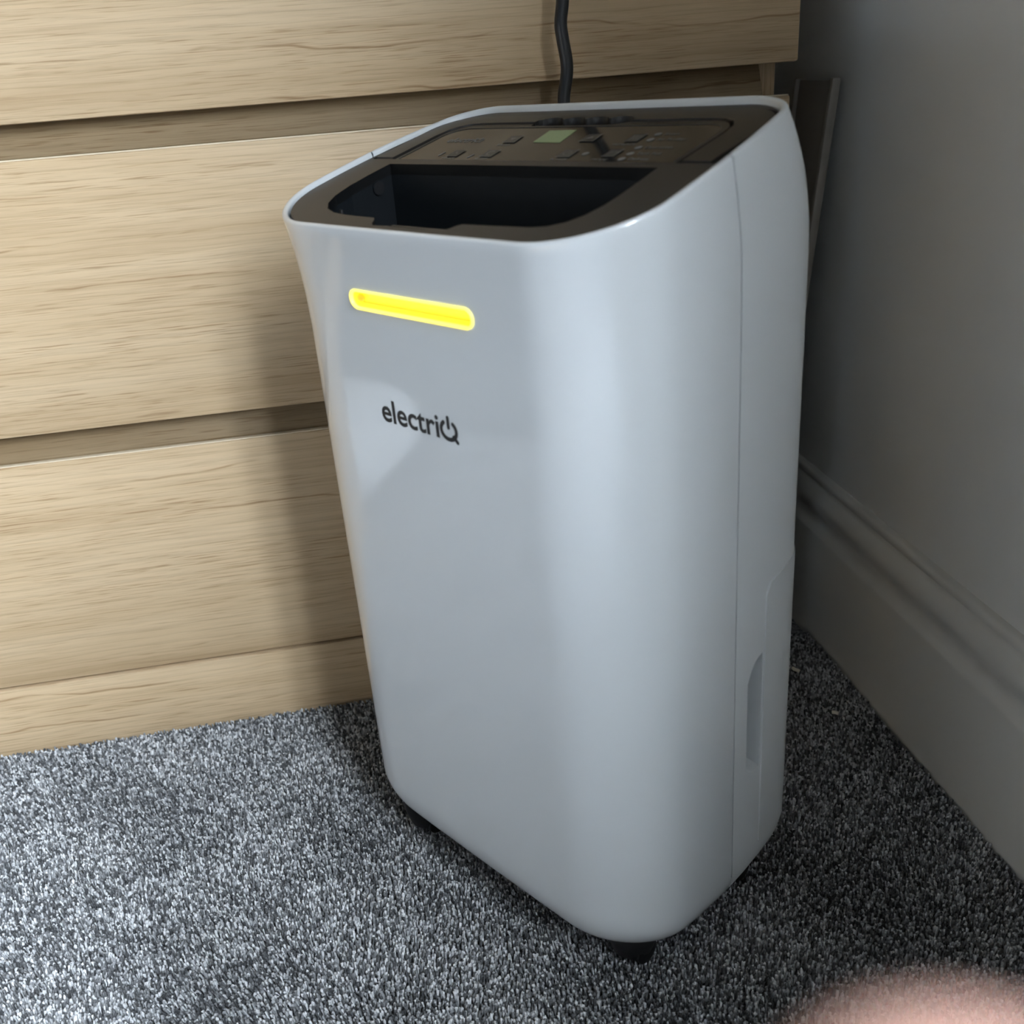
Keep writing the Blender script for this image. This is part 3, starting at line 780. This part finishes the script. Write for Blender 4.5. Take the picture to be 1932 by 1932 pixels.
# ---- markings, buttons and display on the control panel
def on_panel(pts, lift):
    return [(x, y, ZT(x, y)-.0017+lift) for x, y in pts]
def lay(name, V, F, m, lift=.0001): return mesh(name, on_panel(V, lift), F, m, cp)
disp = [(-.0128, .0165), (.0083, .0158), (.0040, .0353), (-.0167, .0350)]
lay('display', disp, [(0, 1, 2, 3)], M['lcd'], .0002)['label'] = 'small pale green display'
btn = [((-.0629, -.0049), (-.0544, -.0048), (-.0551, .0042)), ((-.0348, -.0048), (-.0256, -.0050), (-.0265, .0045)), ((-.0364, .0157), (-.0272, .0160), (-.0295, .0264)), ((.0234, -.0043), (.0327, -.0041), (.0316, .0054)), ((.0210, .0171), (.0308, .0173), (.0291, .0278)), ((.0525, .0164), (.0604, .0171), (.0595, .0272)), ((.0536, -.0033), (.0615, -.0031), (.0610, .0061))]
icons = ['timer', 'moon', 'down', 'power', 'up', 'drops', 'mode']
for (bl, br, tr), ic in zip(btn, icons):
    bl, br, tr = map(np.array, (bl, br, tr)); tl = bl+tr-br
    quad = [bl, br, tr, tl]
    b = lay('button', quad, [(0, 1, 2, 3)], M['handle'], .00035)
    # printed frame: lower and right-hand line
    V, F = join_parts([stroke([bl, (bl+br)/2, br], .0006, 4), stroke([br, (br+tr)/2, tr], .0006, 4)])
    mesh('button_outline', on_panel(V, .0005), F, M['print'], b)
    c = (bl+tr)/2; e1 = (br-bl)/2; e2 = (tl-bl)/2
    loc = lambda a, b_: c+e1*a+e2*b_
    if ic == 'up': sh = [([loc(-.55, -.35), loc(.55, -.35), loc(0, .45)], [(0, 1, 2)])]
    elif ic == 'down': sh = [([loc(-.55, .35), loc(0, -.45), loc(.55, .35)], [(0, 1, 2)])]
    elif ic == 'moon': sh = [stroke([loc(.15+.55*math.cos(a), .55*math.sin(a)) for a in np.radians(np.linspace(70, 290, 14))], .0012, 4)]
    elif ic == 'power': sh = [stroke([loc(.5*math.cos(a), .5*math.sin(a)) for a in np.radians(np.linspace(125, 415, 20))], .0006, 4), stroke([loc(0, .7), loc(0, .1)], .0006, 4)]
    elif ic == 'drops': sh = [stroke([loc(a, -.5), loc(a+.1, 0), loc(a, .5)], .0006, 4) for a in (-.5, 0, .5)]
    elif ic == 'mode': sh = [stroke([loc(.3+.35*math.cos(a), .35*math.sin(a)) for a in np.radians(np.linspace(-60, 200, 14))], .0006, 4), stroke([loc(-.5, -.4), loc(-.3, .3)], .0006, 4)]
    else: sh = [stroke([loc(-.1, .4), loc(0, 0), loc(.4, -.2)], .0009, 4), stroke([loc(-.5, -.3), loc(-.35, -.1)], .0009, 4)]
    V, F = join_parts(sh); mesh('button_icon', on_panel(V, .0005), F, M['print'], b)
for (x, y), rr in [((-.0711, -.0010), 1), ((-.0431, -.0037), 1), ((.0400, .0007), 0), ((.0665, .0271), 0), ((.0674, .0194), 0), ((.0680, .0090), 0), ((.0689, .0012), 0), ((.0690, -.0057), 0)]:
    if rr: V, F = stroke([(x-.0002, y-.0022), (x, y), (x+.0002, y+.0022)], .0014, 4)
    else:
        V = [(x+.0021*math.cos(a), y+.0021*math.sin(a)) for a in np.linspace(0, 6.283, 17)[:-1]]; F = [tuple(range(16))]
    lay('indicator', V, F, M['print'], .0002)
def panel_text(body, x, y, size, w_max=None):
    V, F = text_mesh(body, size, 0.0)
    if w_max: V = V*np.array([w_max/(V[:, 0].max()-V[:, 0].min()), 1])
    lay('printed_text', [(x+a, y+b) for a, b in V], F, M['print'], .0002)
for body, (x, y) in zip(('Smart', 'Air Purifier', 'Operation', 'Tank Full', 'Defrost'), ((.0705, .0262), (.0714, .0184), (.0720, .0080), (.0729, .0002), (.0730, -.0067))):
    panel_text(body, x, y, .0040)
panel_text('HUMIDITY', .0475, .0120, .0034, .015)
panel_text('POWER', .0220, -.0082, .0034, .0115)
panel_text('MODE', .0500, -.0078, .0034, .0100)
panel_text('TIMER', -.0650, -.0085, .0034, .0120)
panel_text('SLEEP', -.0360, -.0085, .0034, .0100)
panel_text('SPEED', -.0380, .0118, .0034, .0100)
V, F = join_parts(logo_parts(.0310, .0062))
lay('printed_wordmark', [(x-.0880, y+.0175) for x, y in V], F, M['print'], .0002)

# ---- castors
for (x, y) in ((-.102, -.054), (.093, -.042), (-.100, .058), (.100, .058)):
    cs = empty('castor', (x, y, 0)); cs.parent = deh
    V, F = tube([(0, 0, .005), (0, 0, .008), (0, 0, .022), (0, 0, .034), (0, 0, .050)], [.011, .014, .0180, .0185, .0185], 20)
    mesh('housing', V, F, M['rubber'], cs, True, 40)
    for dx in (-.0080, .0080):
        V, F = tube([(dx-.0060, 0, .0095), (dx-.0050, 0, .0095), (dx+.0050, 0, .0095), (dx+.0060, 0, .0095)], [.0075, .0092, .0092, .0075], 20)
        mesh('wheel', V, F, M['rubber'], cs, True, 40)

# ---- mains lead: leaves the back near the floor, rises behind the body and hangs in front of the chest
def to_local(p):
    dx, dy = p[0]-QX, p[1]-QY; c, s = math.cos(QA), math.sin(QA)
    return (dx*c+dy*s, -dx*s+dy*c, p[2])
lead = [(-.178, -.150, .090), (-.170, -.120, .090), (-.165, -.070, .13), (-.176, -.040, .22), (-.188, -.030, .34), (-.192, -.030, .44), (-.1900, -.030, .490), (-.1902, -.030, .515), (-.1868, -.030, .536), (-.1892, -.030, .556), (-.1900, -.030, .566), (-.1875, -.030, .585), (-.1850, -.030, .64), (-.1830, -.030, .74), (-.1800, -.032, .88), (-.176, -.030, .985), (-.170, -.012, 1.030), (-.160, .03, 1.026), (-.14, .12, 1.0252), (-.10, .30, 1.0252), (-.08, .470, 1.0252)]
V, F = tube(spline([to_local(p) for p in lead], 7), .0047, 14)
mesh('power_lead', V, F, M['cable'], deh, True, 60)['label'] = 'black power lead rising behind the body'

# ------------------------------------------------------------------ beside the chest, out of frame but mirrored in the glossy front
def rounded_block(name, m, parent, x0, x1, y0, y1, z0, z1, r, puff=0.0, n=14):
    bm = bmesh.new(); bmesh.ops.create_cube(bm, size=2); bmesh.ops.subdivide_edges(bm, edges=bm.edges[:], cuts=n, use_grid_fill=True)
    hx, hy, hz = (x1-x0)/2, (y1-y0)/2, (z1-z0)/2
    for v in bm.verts:
        a = Vector((v.co.x*hx, v.co.y*hy, v.co.z*hz)); c = Vector((max(-hx+r, min(hx-r, a.x)), max(-hy+r, min(hy-r, a.y)), max(-hz+r, min(hz-r, a.z))))
        d = a-c
        if d.length > 1e-9: a = c+d.normalized()*r
        pf = puff*(1-v.co.x**2)*(1-v.co.y**2)
        a.z += pf*(1 if v.co.z > 0 else -.2)*abs(v.co.z)
        v.co = a+Vector(((x0+x1)/2, (y0+y1)/2, (z0+z1)/2))
    return bm_obj(name, bm, m, parent, True, 60)
added_bed = prop(empty('added_bed', (-2.55, -1.75, 0)), 'unseen double bedstead with a charcoal blanket, added for its bounce light', 'added_bed')  # unseen, put in to bounce window light; blanket darkened to trim it
M['cotton'] = mat('white_cotton', (.72, .74, .76), .85, bump=(300, .2, .001))
rounded_block('bed_base', mat('oak_slat_base', (.45, .33, .2), .6), added_bed, -.70, .70, -1.0, 1.0, 0, .26, .01)
M['blanket'] = mat('charcoal_blanket', (.16, .165, .175), .9, bump=(300, .2, .001))
rounded_block('mattress', M['cotton'], added_bed, -.69, .69, -.99, .99, .261, .46, .05)
rounded_block('blanket', M['blanket'], added_bed, -.74, .74, -.95, .95, .462, .58, .055, .04)
ot = prop(empty('ottoman', (-1.62, .02, 0)), 'slate grey upholstered ottoman beyond the chest, mirrored in the glossy front', 'ottoman')
M['slate'] = mat('slate_grey_fabric', (.10, .115, .135), .9, bump=(500, .3, .001))
rounded_block('ottoman_body', M['slate'], ot, -.36, .36, -.42, .42, -.004, .33, .02)
rounded_block('ottoman_seat', M['slate'], ot, -.37, .37, -.43, .43, .331, .42, .03, .02)
cu_ = prop(empty('floor_cushion', (-1.10, .17, .0)), 'plump white cushion with piped edges on the carpet beyond the chest, mirrored in the front', 'cushion')
cu_.rotation_euler = (0, 0, math.radians(8))
rounded_block('cushion_cover', M['cotton'], cu_, -.135, .135, -.19, .19, 0, .11, .054, .03)
V, F = tube([(.137*math.copysign(abs(math.cos(a))**.45, math.cos(a)), .192*math.copysign(abs(math.sin(a))**.45, math.sin(a)), .055+.012*math.cos(2*a)) for a in np.linspace(0, 6.2832, 60)], .006, 8)
mesh('piping', V, F, M['cotton'], cu_, True, 60)

# ------------------------------------------------------------------ crumbs on the carpet
def crumb(name, loc, path, r, label):
    V, F = tube(spline(path, 4), r, 8); o = mesh(name, V, F, M['crumb'], None, True, 60); o.location = loc
    prop(o, label, 'crumb')
crumb('crumb', (.0005, -.070, .0022), [(-.0012, .004, .001), (-.0010, .001, .0016), (.0008, -.0012, .0016), (.0026, -.0026, .001)], .0016, 'pale curled crumb on the dark carpet nearest the chest of drawers')
crumb('crumb', (.0055, -.1395, .0022), [(-.0022, .0014, .0012), (0, 0, .0016), (.0024, -.0018, .0012)], .0016, 'short pale crumb on the dark carpet nearer the skirting board')

# ------------------------------------------------------------------ the hand of whoever holds the camera: one fingertip strays in front of the lens
def hand():
    K = .72
    C = lambda r, u, f: tuple(CAM+(cr*r+cu*u+cf*f)*K)
    pts = []; rad = []; ed = []
    def add(p, r, parent=None):
        pts.append(C(*p)); rad.append(r*K); i = len(pts)-1
        if parent is not None: ed.append((parent, i))
        return i
    wr = add((.088, -.185, -.030), .024)                     # wrist (root)
    fa = add((.112, -.250, -.060), .029, wr); add((.150, -.350, -.105), .035, fa)
    p1 = add((.078, -.150, -.012), .024, wr); p2 = add((.068, -.122, .004), .022, p1)
    def finger(base, chain, par):
        i = add(base, chain[0][1], par)
        for p, r in chain: i = add(p, r, i)
    finger((.048, -.104, .014), [((.040, -.085, .030), .0092), ((.030, -.062, .043), .0094), ((.0240, -.041, .0480), .0098), ((.0232, -.0310, .0490), .0108), ((.0229, -.0272, .0490), .0094)], p2)
    finger((.066, -.098, .016), [((.064, -.078, .034), .0094), ((.052, -.070, .060), .0088), ((.038, -.078, .066), .0080), ((.030, -.084, .062), .0066)], p2)
    finger((.082, -.102, .014), [((.082, -.088, .034), .0090), ((.070, -.088, .058), .0084), ((.054, -.096, .062), .0076), ((.046, -.101, .058), .0064)], p2)
    finger((.094, -.114, .008), [((.096, -.104, .026), .0080), ((.086, -.106, .046), .0074), ((.073, -.112, .049), .0066), ((.066, -.115, .046), .0056)], p2)
    finger((.056, -.150, -.014), [((.036, -.128, -.016), .0112), ((.016, -.104, -.012), .0098), ((.002, -.086, -.006), .0088), ((-.004, -.078, -.003), .0074)], p1)
    me = bpy.data.meshes.new('hand'); me.from_pydata(pts, ed, []); me.materials.append(M['skin'])
    o = bpy.data.objects.new('hand', me); COL.objects.link(o)
    md = o.modifiers.new('skin', 'SKIN'); md.use_smooth_shade = True
    for i, r in enumerate(rad):
        me.skin_vertices[0].data[i].radius = (r, r)
    me.skin_vertices[0].data[0].use_root = True
    sd = o.modifiers.new('subdivision', 'SUBSURF'); sd.levels = 2; sd.render_levels = 2
    prop(o, 'blurred pink fingertip of a hand close to the lens at the lower right', 'hand')
hand()
